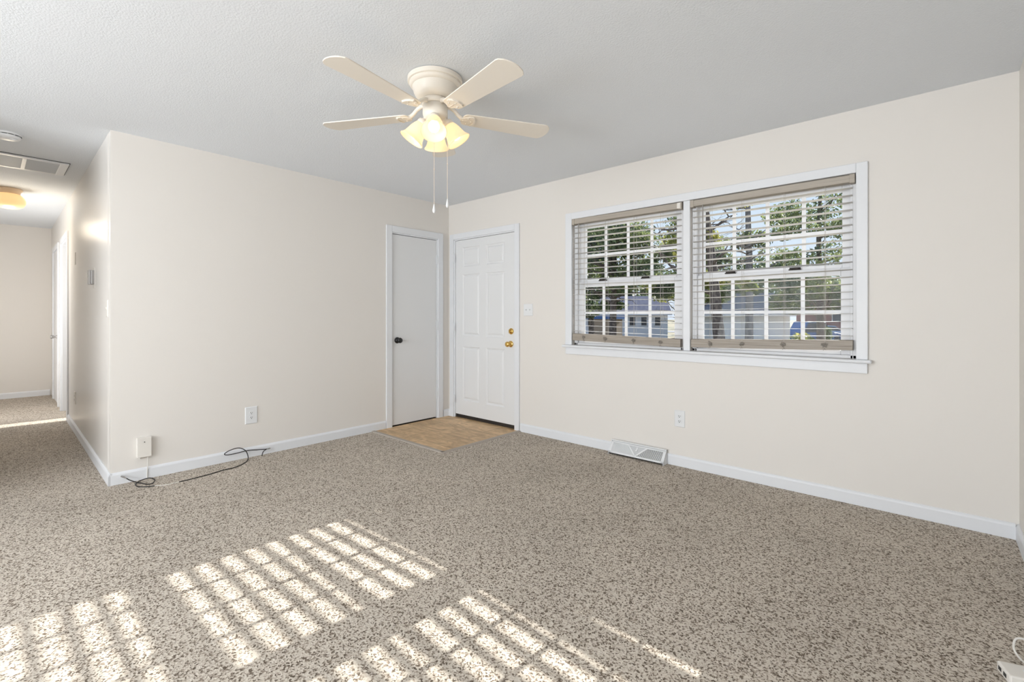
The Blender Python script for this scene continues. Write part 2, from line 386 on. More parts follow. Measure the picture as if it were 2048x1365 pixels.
# ------------------------------------------------------------------ doors
def lathe_at(prof, loc, direction, n=24):
    mx = Matrix.Translation(loc) @ Vector(direction).to_track_quat('Z', 'Y').to_matrix().to_4x4()
    return MB().lathe(prof, n, mx, cap0=True, cap1=True)
KNOB = [(0.032, 0), (0.033, 0.006), (0.028, 0.010), (0.013, 0.014), (0.012, 0.030), (0.018, 0.036), (0.026, 0.044), (0.0285, 0.054), (0.026, 0.064), (0.016, 0.070), (0.002, 0.071)]
def hinge_mb(loc, axis):
    b = MB(); x, y, z = loc
    if axis == 'x': b.box(x - 0.016, x + 0.016, y - 0.0015, y + 0.002, z - 0.044, z + 0.044)
    else: b.box(x - 0.002, x + 0.0015, y - 0.016, y + 0.016, z - 0.044, z + 0.044)
    ox, oy = (0, -0.006) if axis == 'x' else (0.006, 0)
    b.tube([(x + ox, y + oy, z - 0.047), (x + ox, y + oy, z - 0.045), (x + ox, y + oy, z + 0.045), (x + ox, y + oy, z + 0.047)], [0.003, 0.006, 0.006, 0.003], 10)
    return b

# casings: (outer0, inner0, inner1, outer1, top_in, top_out)
def casing(name, label, horiz, a0, a1, top, w, pos, sign, fn=None, t=0.016):
    b = MB()
    def bx(r0, r1, z0, z1, d0, d1):
        if horiz: b.box(r0, r1, pos + sign * d0, pos + sign * d1, z0, z1)
        else: b.box(pos + sign * d0, pos + sign * d1, r0, r1, z0, z1)
    bx(a0 - w, a0, 0, top + w, 0, t); bx(a1, a1 + w, 0, top + w, 0, t); bx(a0, a1, top, top + w, 0, t)
    # jamb lining and stop
    bx(a0 - 0.004, a0 + 0.012, 0, top, 0.001, -0.11); bx(a1 - 0.012, a1 + 0.004, 0, top, 0.001, -0.11); bx(a0, a1, top - 0.012, top + 0.004, 0.001, -0.11)
    if fn: b.map(fn)
    return struct(b.build(name, 'trim', bevel=0.003), label, 'door trim')
casing('trim_1', 'white casing around the plain closet door', False, -0.778, -0.165, 2.035, 0.068, 0.0, 1)
casing('trim_2', 'white casing around the six panel entry door', True, 0.094, 1.032, 2.035, 0.062, 0.0, -1)
casing('trim_3', 'white casing around the open bedroom doorway in the hall', True, D3[0], D3[1], 2.035, 0.066, 0.0, -1, hw)
casing('trim_4', 'white casing around the farther door in the hall', True, D4[0], D4[1], 2.035, 0.066, 0.0, -1, hw)

d1 = thing('door_1', (-0.03, -0.47, 0), 'plain flat white closet door with black knob', 'door', kind='structure')
b = MB(); b.box(-0.042, -0.006, -0.763, -0.180, 0.016, 2.018); b.build('door_leaf', 'door', d1, 0.002)
k = lathe_at(KNOB, (-0.006, -0.705, 0.905), (1, 0, 0)); o = k.build('knob', 'black', d1); o['label'] = 'black round knob'
for z in (1.80, 1.06, 0.30): hinge_mb((0.0, -0.173, z), 'y').map(lambda x, y, z: (x - 0.003, y, z)).build('hinge', 'trim', d1)
b = MB(); b.box(-0.10, -0.008, -0.766, -0.178, 0.0, 0.006); b.build('gap_shade', 'rubber', d1)  # dark strip painted in for the shade under the closet door

d2 = thing('door_2', (0.56, 0.03, 0), 'white six panel entry door with brass knob and deadbolt', 'door', kind='structure')
b = MB(); X0, X1, Z0, Z1 = 0.108, 1.018, 0.042, 2.02; YF, YB = 0.012, 0.055
cols = [(0.225, 0.500), (0.598, 0.872)]; rows = [(0.205, 0.815), (0.935, 1.63), (1.715, 1.935)]
# face built as a grid with recessed moulded panels
xs = sorted([X0, X1] + [c for q in cols for c in q]); zs = sorted([Z0, Z1] + [c for q in rows for c in q])
for i in range(len(xs) - 1):
    for j in range(len(zs) - 1):
        x0, x1, z0, z1 = xs[i], xs[i + 1], zs[j], zs[j + 1]
        if any(abs(x0 - c[0]) < 1e-6 for c in cols) and any(abs(z0 - r[0]) < 1e-6 for r in rows):
            rings = [(0.0, 0.0), (0.010, 0.008), (0.022, 0.010), (0.036, 0.002), (0.046, 0.001)]
            prev = None
            for ins, dep in rings:
                cur = [(x0 + ins, YF + dep, z0 + ins), (x1 - ins, YF + dep, z0 + ins), (x1 - ins, YF + dep, z1 - ins), (x0 + ins, YF + dep, z1 - ins)]
                if prev: b.add(prev + cur, [(q, (q + 1) % 4, 4 + (q + 1) % 4, 4 + q) for q in range(4)])
                prev = cur
            b.add(prev, [(0, 1, 2, 3)])
        else:
            b.add([(x0, YF, z0), (x1, YF, z0), (x1, YF, z1), (x0, YF, z1)], [(0, 1, 2, 3)])
b.add([(X0, YF, Z0), (X1, YF, Z0), (X1, YB, Z0), (X0, YB, Z0)], [(3, 2, 1, 0)]); b.add([(X0, YF, Z1), (X1, YF, Z1), (X1, YB, Z1), (X0, YB, Z1)], [(0, 1, 2, 3)])
b.add([(X0, YF, Z0), (X0, YF, Z1), (X0, YB, Z1), (X0, YB, Z0)], [(0, 1, 2, 3)]); b.add([(X1, YF, Z0), (X1, YF, Z1), (X1, YB, Z1), (X1, YB, Z0)], [(3, 2, 1, 0)])
b.add([(X0, YB, Z0), (X1, YB, Z0), (X1, YB, Z1), (X0, YB, Z1)], [(3, 2, 1, 0)])
b.build('door_leaf', 'door', d2)
lathe_at(KNOB, (0.962, YF, 0.872), (0, -1, 0)).build('knob', 'brass', d2)['label'] = 'round brass knob'
dbm = lathe_at([(0.031, 0), (0.032, 0.006), (0.026, 0.014), (0.012, 0.016), (0.012, 0.022), (0.002, 0.022)], (0.968, YF, 1.004), (0, -1, 0))
dbm.box(0.962, 0.974, YF - 0.034, YF - 0.02, 0.984, 1.022)
dbm.build('deadbolt', 'brass', d2)['label'] = 'brass deadbolt turn'
for z in (1.82, 1.03, 0.215): hinge_mb((0.095, -0.008 + 0.006, z), 'x').map(lambda x, y, z: (x + 0.004, y - 0.001, z)).build('hinge', 'trim', d2)
b = MB(); b.box(0.106, 1.020, 0.016, 0.05, 0.005, 0.043); b.build('door_sweep', 'rubber', d2)['label'] = 'dark brown sweep under the door'

d3 = thing('door_3', (-3.7, -2.9, 0), 'white bedroom door swung back inside the hall doorway', 'door', kind='structure')
b = MB(); b.box(-3.70, -3.665, 0.115, 0.85, 0.016, 2.02); b.map(hw); b.build('door_leaf', 'door', d3, 0.002)
d4 = thing('door_4', (-4.55, -2.97, 0), 'closed white door with nickel knob near the end of the hall', 'door', kind='structure')
b = MB(); b.box(D4[0] + 0.014, D4[1] - 0.014, -0.004, 0.032, 0.016, 2.02); b.map(hw); b.build('door_leaf', 'door', d4, 0.002)
lathe_at([(0.030, 0), (0.031, 0.008), (0.012, 0.012), (0.011, 0.030), (0.020, 0.040), (0.024, 0.062), (0.022, 0.068), (0.002, 0.069)], hw(-4.235, -0.004, 0.89), (0, -1, 0)).build('knob', 'chrome', d4)['label'] = 'nickel knob'
for z in (1.78, 1.05, 0.25):
    hb = hinge_mb((0, 0, 0), 'x'); hb.map(lambda x, y, q: hw(x + D4[0] + 0.012, y - 0.006, q + z)); hb.build('hinge', 'trim', d4)

# ------------------------------------------------------------------ twin window
b = MB(); yc0, yc1 = -0.020, 0.001
b.box(1.665, 1.735, yc0, yc1, 0.897, 2.105); b.box(3.843, 3.902, yc0, yc1, 0.897, 2.105); b.box(1.735, 3.843, yc0, yc1, 2.045, 2.105)
b.box(2.766, 2.818, -0.012, yc1, 0.897, 2.045)
struct(b.build('trim_5', 'trim', bevel=0.004), 'white casing around the twin window with centre mullion', 'window trim')
b = MB(); b.box(1.645, 3.922, -0.052, 0.10, 0.876, 0.8968)
struct(b.build('trim_6', 'trim', bevel=0.008), 'white window stool under the twin window', 'window sill')
b = MB(); b.box(1.668, 3.900, -0.020, 0.0, 0.812, 0.876)
struct(b.build('trim_7', 'trim', bevel=0.004), 'white apron below the window stool', 'window trim')

def make_window(n, gx0, gx1, fx0, fx1, mx, label):
    w = thing('window_%d' % n, ((fx0 + fx1) / 2, 0.05, WZ0), label, 'window', kind='structure')
    # outer frame (side jambs, head, sill)
    b = MB()
    b.box(fx0, fx0 + 0.020, 0.030, 0.135, WZ0, WZ1); b.box(fx1 - 0.020, fx1, 0.030, 0.135, WZ0, WZ1)
    b.box(fx0, fx1, 0.030, 0.135, WZ1 - 0.022, WZ1); b.box(fx0, fx1, 0.030, 0.135, WZ0, WZ0 + 0.020)
    b.box(fx0 + 0.020, fx0 + 0.034, 0.030, 0.048, WZ0, WZ1); b.box(fx1 - 0.034, fx1 - 0.020, 0.030, 0.048, WZ0, WZ1)
    b.build('window_frame', 'vinyl', w, 0.002)
    def sash(y0, y1, z0, z1, gz0, gz1, zm, a0, a1):
        b = MB(); a, c = fx0 + 0.022, fx1 - 0.022
        b.box(a, a0, y0, y1, z0, z1); b.box(a1, c, y0, y1, z0, z1); b.box(a0, a1, y0, y1, z0, gz0); b.box(a0, a1, y0, y1, gz1, z1)
        s = b.build('sash', 'vinyl', w, 0.003)
        ym = (y0 + y1) / 2
        g = MB(); g.box(a0 - 0.004, a1 + 0.004, ym - 0.002, ym + 0.002, gz0 - 0.004, gz1 + 0.004); g.build('pane', 'glass', s)
        g = MB()
        for x in mx: g.box(x - 0.012, x + 0.012, ym - 0.010, ym - 0.003, gz0, gz1)
        xe = [a0] + [q for x in mx for q in (x - 0.012, x + 0.012)] + [a1]
        for q in range(0, len(xe), 2): g.box(xe[q], xe[q + 1], ym - 0.0095, ym - 0.0032, zm - 0.011, zm + 0.011)
        g.build('muntin_grid', 'vinyl', s)
        return s
    s1 = sash(0.050, 0.078, WZ0 + 0.02, 1.472, 0.944, 1.423, 1.190, gx0, gx1)
    s2 = sash(0.086, 0.112, 1.462, WZ1 - 0.02, 1.497, 1.962, 1.712, gx0 - 0.003, gx1 + 0.003)
    for fx in (0.22, 0.70):
        x = gx0 + (gx1 - gx0) * fx
        l = MB(); l.box(x - 0.035, x + 0.035, 0.052, 0.074, 1.4725, 1.480); l.prism([(-0.03, -0.008), (0.02, -0.012), (0.035, 0), (0.02, 0.012), (-0.03, 0.008)], 0, 0.012, Matrix.Translation((x, 0.064, 1.479)))
        l.build('sash_lock', 'rubber', s1)
    return w
make_window(1, 1.826, 2.671, 1.735, 2.764, (2.028, 2.246, 2.462), 'left half of the twin window with white grid sashes')
make_window(2, 2.896, 3.758, 2.820, 3.843, (3.106, 3.327, 3.548), 'right half of the twin window with white grid sashes')
# added unseen glass door, and bedroom window narrowed to shape the hall sun streak
w3 = thing('window_3', (2.3, -7.06, 0.02), 'added unseen glass door in the wall behind the viewpoint', 'window', kind='structure')
b = MB(); b.box(0.75, 0.81, -7.10, -7.02, 0.02, 2.2); b.box(3.79, 3.85, -7.10, -7.02, 0.02, 2.2); b.box(2.26, 2.34, -7.10, -7.02, 0.02, 2.2); b.box(0.81, 3.79, -7.10, -7.02, 2.14, 2.2); b.box(0.81, 3.79, -7.10, -7.02, 0.02, 0.08)
b.build('window_frame', 'vinyl', w3); b = MB(); b.box(0.81, 3.79, -7.065, -7.06, 0.08, 2.14); b.build('pane', 'glass', w3)
w4 = thing('window_4', (-2.88, 0.07, 0.95), 'unseen bedroom window narrowed to shape the hall sun streak', 'window', kind='structure')
b = MB(); b.box(-3.00, -2.98, 0.03, 0.12, 0.95, 2.0); b.box(-2.78, -2.76, 0.03, 0.12, 0.95, 2.0); b.box(-2.98, -2.78, 0.03, 0.12, 1.97, 2.0); b.box(-2.98, -2.78, 0.03, 0.12, 0.95, 0.98)
b.build('window_frame', 'vinyl', w4); b = MB(); b.box(-2.98, -2.78, 0.068, 0.072, 0.98, 1.97); b.build('pane', 'glass', w4)

# ------------------------------------------------------------------ blinds
random.seed(4)
def knot_mb(x, y, z, r=0.019):
    b = MB()
    for q in range(2):
        pts = []
        for t in range(13):
            a = random.uniform(0, 6.283); rr = r * random.uniform(0.25, 1.0)
            pts.append((x + rr * math.cos(a) * 1.1, y - 0.0015 * random.random() - 0.0008 * q, z + rr * math.sin(a)))
        b.tube(smooth_path(pts, 5), 0.0012, 5)
    b.tube([(x, y, z - r), (x + 0.003, y, z - r - 0.006), (x - 0.006, y, z - r - 0.016)], 0.0013, 5)
    b.tube([(x, y, z - r), (x + 0.004, y, z - r - 0.008), (x + 0.010, y, z - r - 0.013)], 0.0013, 5)
    return b
def make_blind(x0, x1, ztopL, ztopR, zbL, zbR, cords, wandx, label, end_right, ntilt, ttop):
    t = thing('window_blind', ((x0 + x1) / 2, 0.012, 0.93), label, 'window blind', 'horizontal blinds in the twin window')
    YB0, YB1 = -0.012, 0.036; L = x1 - x0; yc = (YB0 + YB1) / 2
    ht = lambda x: ztopL + (ztopR - ztopL) * (x - x0) / L
    hb = lambda x: zbL + (zbR - zbL) * (x - x0) / L
    tilt = lambda zc: (lambda x, y, z: (x, y, z + zc(x)))
    b = MB(); b.box(x0, x1, YB0 - 0.004, YB1 + 0.010, -0.048, 0.0); b.map(tilt(ht)); b.build('headrail', 'blind', t, 0.006)
    for xe, sgn in ((x0, -1), (x1, 1)):
        e = MB(); e.box(xe - 0.006 * (sgn < 0) - (0.022 if sgn > 0 else 0), xe + 0.006 * (sgn > 0) + (0.022 if sgn < 0 else 0), YB0 - 0.008, YB1 + 0.010, -0.054, 0.002); e.map(tilt(ht))
        o = e.build('valance_end', 'blind', t, 0.004)
        if sgn > 0 and end_right:
            c = MB(); c.box(xe - 0.03, xe - 0.004, YB0 - 0.0095, YB0 - 0.0075, -0.046, -0.004); c.map(tilt(ht)); c.build('clip', 'plate_cream', t)
    # slats (crowned, 2 inch)
    n = 21; b = MB(); sx0, sx1 = x0 + 0.006, x1 - 0.010
    for i in range(n):
        f = (i + 0.6) / (n + 0.15)
        zL = ztopL - 0.050 - f * ((ztopL - 0.05) - (zbL + 0.062)); zR = ztopR - 0.050 - f * ((ztopR - 0.05) - (zbR + 0.062))
        ang = R(random.uniform(-1.5, 1.5) * 0.5 + (ttop if i < ntilt else 1.0)); j = random.uniform(-0.0012, 0.0012)
        prof = []
        for k in range(7):
            u = (k / 6 - 0.5) * 0.045; prof.append((u, 0.0012 * (1 - (u / 0.0225) ** 2)))
        pr = [(u, z) for u, z in prof] + [(u, z - 0.0020) for u, z in reversed(prof)]
        vs = []
        for xx, zz in ((sx0, zL), (sx1, zR)):
            for u, z in pr:
                vs.append((xx, yc + u * math.cos(ang) + z * math.sin(ang), zz + j + z * math.cos(ang) - u * math.sin(ang)))
        m_ = len(pr)
        b.add(vs, [tuple(range(m_)), tuple(range(m_, 2 * m_))[::-1]] + [(q, q + m_, (q + 1) % m_ + m_, (q + 1) % m_) for q in range(m_)])
    b.build('slats', 'slat', t)
    b = MB(); b.prism([(-0.025, 0.0), (-0.022, 0.058), (-0.018, 0.062), (0.018, 0.062), (0.022, 0.058), (0.025, 0.0), (0.0, -0.003)][::-1], 0, L - 0.006,
                      Matrix.Translation((x0, yc, 0)) @ Matrix(((0, 0, 1, 0), (1, 0, 0, 0), (0, 1, 0, 0), (0, 0, 0, 1))))
    b.box(x0, x1 - 0.006, YB0 - 0.003, YB0 + 0.004, 0.0, 0.020); b.box(x0, x1 - 0.006, YB0 - 0.0015, YB0 + 0.004, 0.024, 0.058)
    b.map(tilt(hb)); rail = b.build('bottom_rail', 'rail', t)
    for cx in cords:
        b = MB()
        for yy in (YB0 - 0.001, YB1 + 0.001): b.tube([(cx, yy, ht(cx) - 0.05), (cx, yy, hb(cx) + 0.05)], 0.0009, 5)
        b.tube([(cx + 0.006, YB0 - 0.0015, ht(cx) - 0.05), (cx + 0.004, YB0 - 0.0015, hb(cx) + 0.05)], 0.0007, 5)
        b.build('ladder_cord', 'cord', t)
        kb = knot_mb(cx, YB0 - 0.0055, hb(cx) + 0.030); kb.build('cord_knot', 'knot', t)
    w = MB(); w.tube([(wandx, YB0 - 0.012, ht(wandx) - 0.045), (wandx, YB0 - 0.014, ht(wandx) - 0.06)], 0.003, 8)
    w.tube([(wandx, YB0 - 0.014, ht(wandx) - 0.058), (wandx, YB0 - 0.014, 1.40), (wandx, YB0 - 0.014, 1.352)], [0.0045, 0.0045, 0.005], 8)
    w.build('tilt_wand', 'wand', t)
    return t
make_blind(1.742, 2.750, 2.046, 2.040, 0.941, 0.922, (1.867, 2.082, 2.352, 2.582), 1.819, 'taupe slatted blind lowered over the left window half', True, 7, 3.0)
make_blind(2.826, 3.832, 2.040, 2.040, 0.926, 0.952, (2.966, 3.185, 3.449, 3.679), 2.919, 'taupe slatted blind lowered over the right window half', False, 14, 4.5)

# ------------------------------------------------------------------ ceiling fan
FX, FY = 2.201, -1.971
fan = thing('ceiling_fan', (FX, FY, H), 'cream white five blade ceiling fan with four lit bell shades', 'ceiling fan')
T = Matrix.Translation((FX, FY, 0))
MB().lathe([(0.138, 2.4395), (0.1465, 2.436), (0.1465, 2.417), (0.144, 2.4135), (0.136, 2.412), (0.137, 2.4045), (0.134, 2.399), (0.1255, 2.392), (0.1215, 2.391), (0.121, 2.386), (0.116, 2.368), (0.110, 2.352), (0.101, 2.338), (0.088, 2.329), (0.070, 2.326)], 56, T, cap0=True, cap1=True).build('motor_housing', 'fan', fan, split=True)
MB().lathe([(0.060, 2.327), (0.070, 2.325), (0.071, 2.298), (0.066, 2.296), (0.05, 2.296)], 40, T, cap1=True).build('rotor_ring', 'fan', fan)
MB().lathe([(0.05, 2.296), (0.066, 2.294), (0.067, 2.250), (0.064, 2.236), (0.052, 2.222), (0.030, 2.214), (0.004, 2.212)], 40, T).build('switch_housing', 'fan', fan)
def blade(ang):
    rot = Matrix.Rotation(R(ang), 4, 'Z'); pit = Matrix.Rotation(R(-7), 4, 'X')
    mx = Matrix.Translation((FX, FY, 2.245)) @ rot @ pit
    r0, r1 = 0.150, 0.669; w0, w1 = 0.054, 0.077
    poly = []
    def arc(cx, cy, rr, a0, a1, n=6):
        for i in range(n + 1):
            a = R(a0 + (a1 - a0) * i / n); poly.append((cx + rr * math.cos(a), cy + rr * math.sin(a)))
    c = 0.028
    arc(r0 + c, -w0 + c, c, 180, 270); 
    for i in range(9):                       # bowed tip
        t = -1 + 2 * i / 8
        if i == 0: poly.append((r1 - 0.045, -w1)); poly.append((r1 - 0.030, -w1 + 0.004))
        elif i == 8: poly.append((r1 - 0.030, w1 - 0.004)); poly.append((r1 - 0.045, w1))
        else: poly.append((r1 - 0.024 * t * t, t * (w1 - 0.004)))
    arc(r0 + c, w0 - c, c, 90, 180)
    bl = MB().prism(poly, 0.0, 0.006, mx).build('blade', 'fan', fan, 0.0015)
    arm = MB()
    am = Matrix.Translation((FX, FY, 0)) @ rot
    # swan arm from rotor to blade, then a D-shaped plate under the blade
    pts = [am @ Vector(p) for p in ((0.060, 0, 2.303), (0.085, 0, 2.300), (0.108, 0, 2.285), (0.130, 0, 2.262), (0.150, 0, 2.249), (0.185, 0, 2.247))]
    arm.tube(pts, [0.013, 0.013, 0.011, 0.011, 0.012, 0.008], 10)
    pl = [(0.140, -0.012), (0.165, -0.030), (0.185, -0.042), (0.205, -0.044), (0.218, -0.030), (0.224, 0), (0.218, 0.030), (0.205, 0.044), (0.185, 0.042), (0.165, 0.030), (0.140, 0.012)]
    arm.prism(pl, -0.005, 0.0, mx)
    inner = [(0.200, -0.040), (0.208, -0.040), (0.219, -0.024), (0.2225, 0), (0.219, 0.024), (0.208, 0.040), (0.200, 0.040), (0.210, 0.022), (0.213, 0), (0.210, -0.022)]
    arm.prism(inner, -0.009, -0.004, mx)
    for p in ((0.178, -0.026), (0.178, 0.026), (0.20, 0)):
        arm.lathe([(0.0045, 0), (0.0045, -0.002), (0.001, -0.003)], 8, mx @ Matrix.Translation((p[0], p[1], -0.005)))
    arm.build('blade_arm', 'fan', bl)
for k_ in range(5): blade(-8.3 + 72 * k_)
def lamp(ang):
    rot = Matrix.Rotation(R(ang), 4, 'Z'); base = Matrix.Translation((FX, FY, 0)) @ rot
    top = Vector((0.060, 0, 2.212)); tiltm = Matrix.Rotation(R(180 - 33), 4, 'Y')
    mx = base @ Matrix.Translation(top) @ tiltm         # local +z runs down and outwards along the shade axis
    arm = MB(); arm.tube([base @ Vector((0.035, 0, 2.222)), base @ Vector((0.055, 0, 2.220)), mx @ Vector((0, 0, 0.004))], [0.013, 0.014, 0.016], 12)
    arm.lathe([(0.016, -0.006), (0.027, 0.0), (0.030, 0.012), (0.030, 0.026), (0.026, 0.027)], 24, mx, cap0=True)
    arm = arm.build('lamp_holder', 'fan', fan)
    prof = [(0.024, 0.020), (0.031, 0.024), (0.037, 0.036), (0.044, 0.056), (0.049, 0.078), (0.054, 0.098), (0.061, 0.112), (0.067, 0.119), (0.0685, 0.123), (0.066, 0.125), (0.0635, 0.121)]
    sh = MB().lathe(prof, 36, mx).build('lamp_shade', 'shade', arm)
    bm = MB().lathe([(0.013, 0.022), (0.014, 0.040), (0.020, 0.055), (0.028, 0.072), (0.030, 0.084), (0.026, 0.098), (0.014, 0.108), (0.001, 0.110)], 20, mx)
    bm.build('bulb', 'bulb', arm)
    ld = bpy.data.lights.new('bulb_light', 'POINT'); lo = bpy.data.objects.new('bulb_light', ld); COL.objects.link(lo)
    ld.energy = 0.13; ld.color = (1.0, 0.84, 0.62); ld.shadow_soft_size = 0.02
    lo.parent = fan; lo.location = (mx @ Vector((0, 0, 0.117))) - Vector((FX, FY, H))
for k_ in range(4): lamp(-42.5 + 90 * k_)
def pull(x, y, z0, zmid, z1):
    b = MB(); b.tube([(x, y, z0), (x, y, z1)], 0.0013, 6)
    for i in range(int((z0 - z1) / 0.006)): pass
    b.sphere((x, y, zmid), 0.0035, n=8, m=6)
    c = b.build('pull_chain', 'chain', fan)
    MB().lathe([(0.001, 0.002), (0.0025, 0), (0.004, -0.008), (0.0078, -0.026), (0.0088, -0.034), (0.006, -0.044), (0.001, -0.047)], 14, Matrix.Translation((x, y, z1))).build('pendant', 'plate', c)
cdir = Vector((math.sin(R(41.907)), -math.cos(R(41.907)))); rdir = Vector((math.cos(R(41.907)), math.sin(R(41.907))))
p_ = Vector((FX, FY)) + cdir * 0.062 + rdir * 0.004; pull(p_.x, p_.y, 2.235, 1.935, 1.752)
p_ = Vector((FX, FY)) - cdir * 0.01 + rdir * 0.064; pull(p_.x, p_.y, 2.245, 1.985, 1.796)

# ------------------------------------------------------------------ ceiling fittings in the hall
sm = thing('smoke_detector', (-0.62, -3.49, H), 'round white smoke detector on the ceiling at the hall mouth', 'smoke detector')
T = Matrix.Translation((-0.62, -3.49, 0))
MB().lathe([(0.074, 2.4395), (0.076, 2.430), (0.072, 2.426)], 40, T, cap0=True).build('base', 'plate', sm)
MB().lathe([(0.062, 2.427), (0.062, 2.420)], 40, T).build('vent_slot', 'slot', sm)
bm = MB().lathe([(0.055, 2.4205), (0.070, 2.422), (0.069, 2.414), (0.060, 2.404), (0.035, 2.399), (0.001, 2.398)], 40, T)
for k_ in range(12):
    a = k_ * math.pi / 6; c, s_ = math.cos(a), math.sin(a)
    bm.box(-0.004, 0.004, -0.003, 0.003, 2.419, 2.428)
    for q in range(8):
        i_ = len(bm.v) - 8 + q; x, y, z = bm.v[i_]; bm.v[i_] = (-0.62 + c * 0.064 + x, -3.49 + s_ * 0.064 + y, z)
bm.build('cover', 'plate', sm)
bt = MB().lathe([(0.02, 2.4005), (0.021, 2.396), (0.001, 2.395)], 24, Matrix.Translation((-0.60, -3.46, 0))); bt.build('test_button', 'plate', sm)

VX0, VX1, VY0, VY1 = -1.66, -1.19, -4.02, -3.125
rv = thing('return_air_grille', ((VX0 + VX1) / 2, (VY0 + VY1) / 2, H), 'white return air grille with grey filter panels in the hall ceiling', 'ceiling vent')
b = MB(); fw = 0.055; zb = H - 0.014
b.box(VX0, VX1, VY1 - fw, VY1, zb, H - 0.0005); b.box(VX0, VX1, VY0, VY0 + fw, zb, H - 0.0005); b.box(VX0, VX0 + 0.04, VY0 + fw, VY1 - fw, zb, H - 0.0005); b.box(VX1 - 0.04, VX1, VY0 + fw, VY1 - fw, zb, H - 0.0005)
b.build('vent_frame', 'grille', rv, 0.003)
b = MB(); b.box(VX0 + 0.035, VX1 - 0.035, VY0 + 0.05, VY1 - 0.05, H - 0.004, H - 0.001); b.build('filter', 'filt', rv)
b = MB()
ny = 36; yy0, yy1 = VY0 + fw, VY1 - fw
for i in range(26):
    x = VX0 + 0.045 + i * (VX1 - VX0 - 0.09) / 25; b.box(x - 0.0012, x + 0.0012, yy0, yy1, zb + 0.001, zb + 0.010)
b.build('louvres', 'grille', rv)
b = MB()
for q in (0.26, 0.50, 0.74):
    y = yy0 + (yy1 - yy0) * q; b.box(VX0 + 0.04, VX1 - 0.04, y - 0.012, y + 0.012, zb - 0.001, zb + 0.009)
b.build('mullion', 'grille', rv)
b = MB(); b.box(VX1 + 0.001, VX1 + 0.006, VY0, VY1 + 0.006, H - 0.004, H - 0.0005); b.box(VX0, VX1, VY1 + 0.001, VY1 + 0.006, H - 0.004, H - 0.0005); b.build('gasket', 'slot', rv)

gl = thing('globe_ceiling_light', (-2.70, -3.44, H), 'warm lit globe lamp on the hall ceiling', 'ceiling light')
T = Matrix.Translation((-2.70, -3.44, 0))
MB().lathe([(0.094, 2.4395), (0.100, 2.432), (0.096, 2.420), (0.082, 2.410), (0.078, 2.385), (0.060, 2.383)], 40, T, cap0=True).build('lamp_base', mat('lamp_base_warm', (0.80, 0.62, 0.45), 0.4), gl)
MB().lathe([(0.074, 2.386), (0.090, 2.374), (0.110, 2.350), (0.119, 2.322), (0.117, 2.292), (0.102, 2.264), (0.074, 2.247), (0.038, 2.239), (0.001, 2.237)], 40, T).build('globe', 'globe', gl)
ld = bpy.data.lights.new('globe_light', 'POINT'); lo = bpy.data.objects.new('globe_light', ld); COL.objects.link(lo)
ld.energy = 6.0; ld.color = (1.0, 0.87, 0.68); ld.shadow_soft_size = 0.10; lo.parent = gl; lo.location = (0, 0, -0.33)

# ------------------------------------------------------------------ small wall fittings
def plate_on(fn, name, label, cat, group, w, h, kind, m='plate'):
    """fn maps local (u right, v up, d out of wall) to world"""
    t = thing(name, fn(0, 0, 0), label, cat, group)
    def lb(u0, u1, v0, v1, d0, d1): 
        b = MB(); b.box(u0, u1, v0, v1, d0, d1); b.map(fn); return b
    b = MB(); b.prism([(-w / 2, -h / 2), (w / 2, -h / 2), (w / 2, h / 2), (-w / 2, h / 2)], 0, 0.003)
    r = 0.004; b2 = [(-w / 2, -h / 2), (w / 2, -h / 2), (w / 2, h / 2), (-w / 2, h / 2)]
    i_ = [(-w / 2 + r, -h / 2 + r), (w / 2 - r, -h / 2 + r), (w / 2 - r, h / 2 - r), (-w / 2 + r, h / 2 - r)]
    b.add([(x, y, 0.003) for x, y in b2] + [(x, y, 0.0065) for x, y in i_], [(q, (q + 1) % 4, 4 + (q + 1) % 4, 4 + q) for q in range(4)] + [(4, 5, 6, 7)])
    b.map(fn); b.build('wall_plate', m, t)
    if kind == 'outlet':
        for v in (0.0195, -0.0195):
            c = MB(); pts = []
            for a in range(24):
                an = 2 * math.pi * a / 24; pts.append((0.0172 * math.cos(an), v + max(-0.0125, min(0.0125, 0.0172 * math.sin(an)))))
            c.prism(pts, 0.006, 0.0085); c.map(fn); rc = c.build('receptacle', m, t)
            s = MB(); s.box(-0.0075, -0.0045, v - 0.001, v + 0.0075, 0.0082, 0.0092); s.box(0.0045, 0.0075, v + 0.0003, v + 0.0065, 0.0082, 0.0092)
            s.prism([(0.0032 * math.cos(a * math.pi / 5), v - 0.0068 + 0.003 * math.sin(a * math.pi / 5)) for a in range(10)], 0.0082, 0.0092); s.map(fn); s.build('slots', 'slot', rc)
    if kind == 'switch2':
        for u in (-0.023, 0.023):
            s = MB(); s.box(u - 0.005, u + 0.005, -0.012, 0.012, 0.006, 0.0072); s.map(fn); sw = s.build('switch_slot', m, t)
            s = MB(); s.prism([(0.0, -0.008), (0.011, 0.002), (0.011, 0.006), (0.0, 0.008)], u - 0.004, u + 0.004, Matrix(((0, 0, 1, 0), (0, 1, 0, 0), (1, 0, 0, 0.0065), (0, 0, 0, 1)))); s.map(fn); s.build('toggle', m, sw)
    if kind == 'switch1':
        s = MB(); s.box(-0.005, 0.005, -0.012, 0.012, 0.006, 0.0072); s.map(fn); sw = s.build('switch_slot', m, t)
        s = MB(); s.prism([(0.0, -0.008), (0.005, 0.002), (0.005, 0.006), (0.0, 0.008)], -0.004, 0.004, Matrix(((0, 0, 1, 0), (0, 1, 0, 0), (1, 0, 0, 0.0065), (0, 0, 0, 1)))); s.map(fn); s.build('toggle', m, sw)
    return t
on_win = lambda cx, cz: (lambda u, v, d: (cx + u, -d, cz + v))
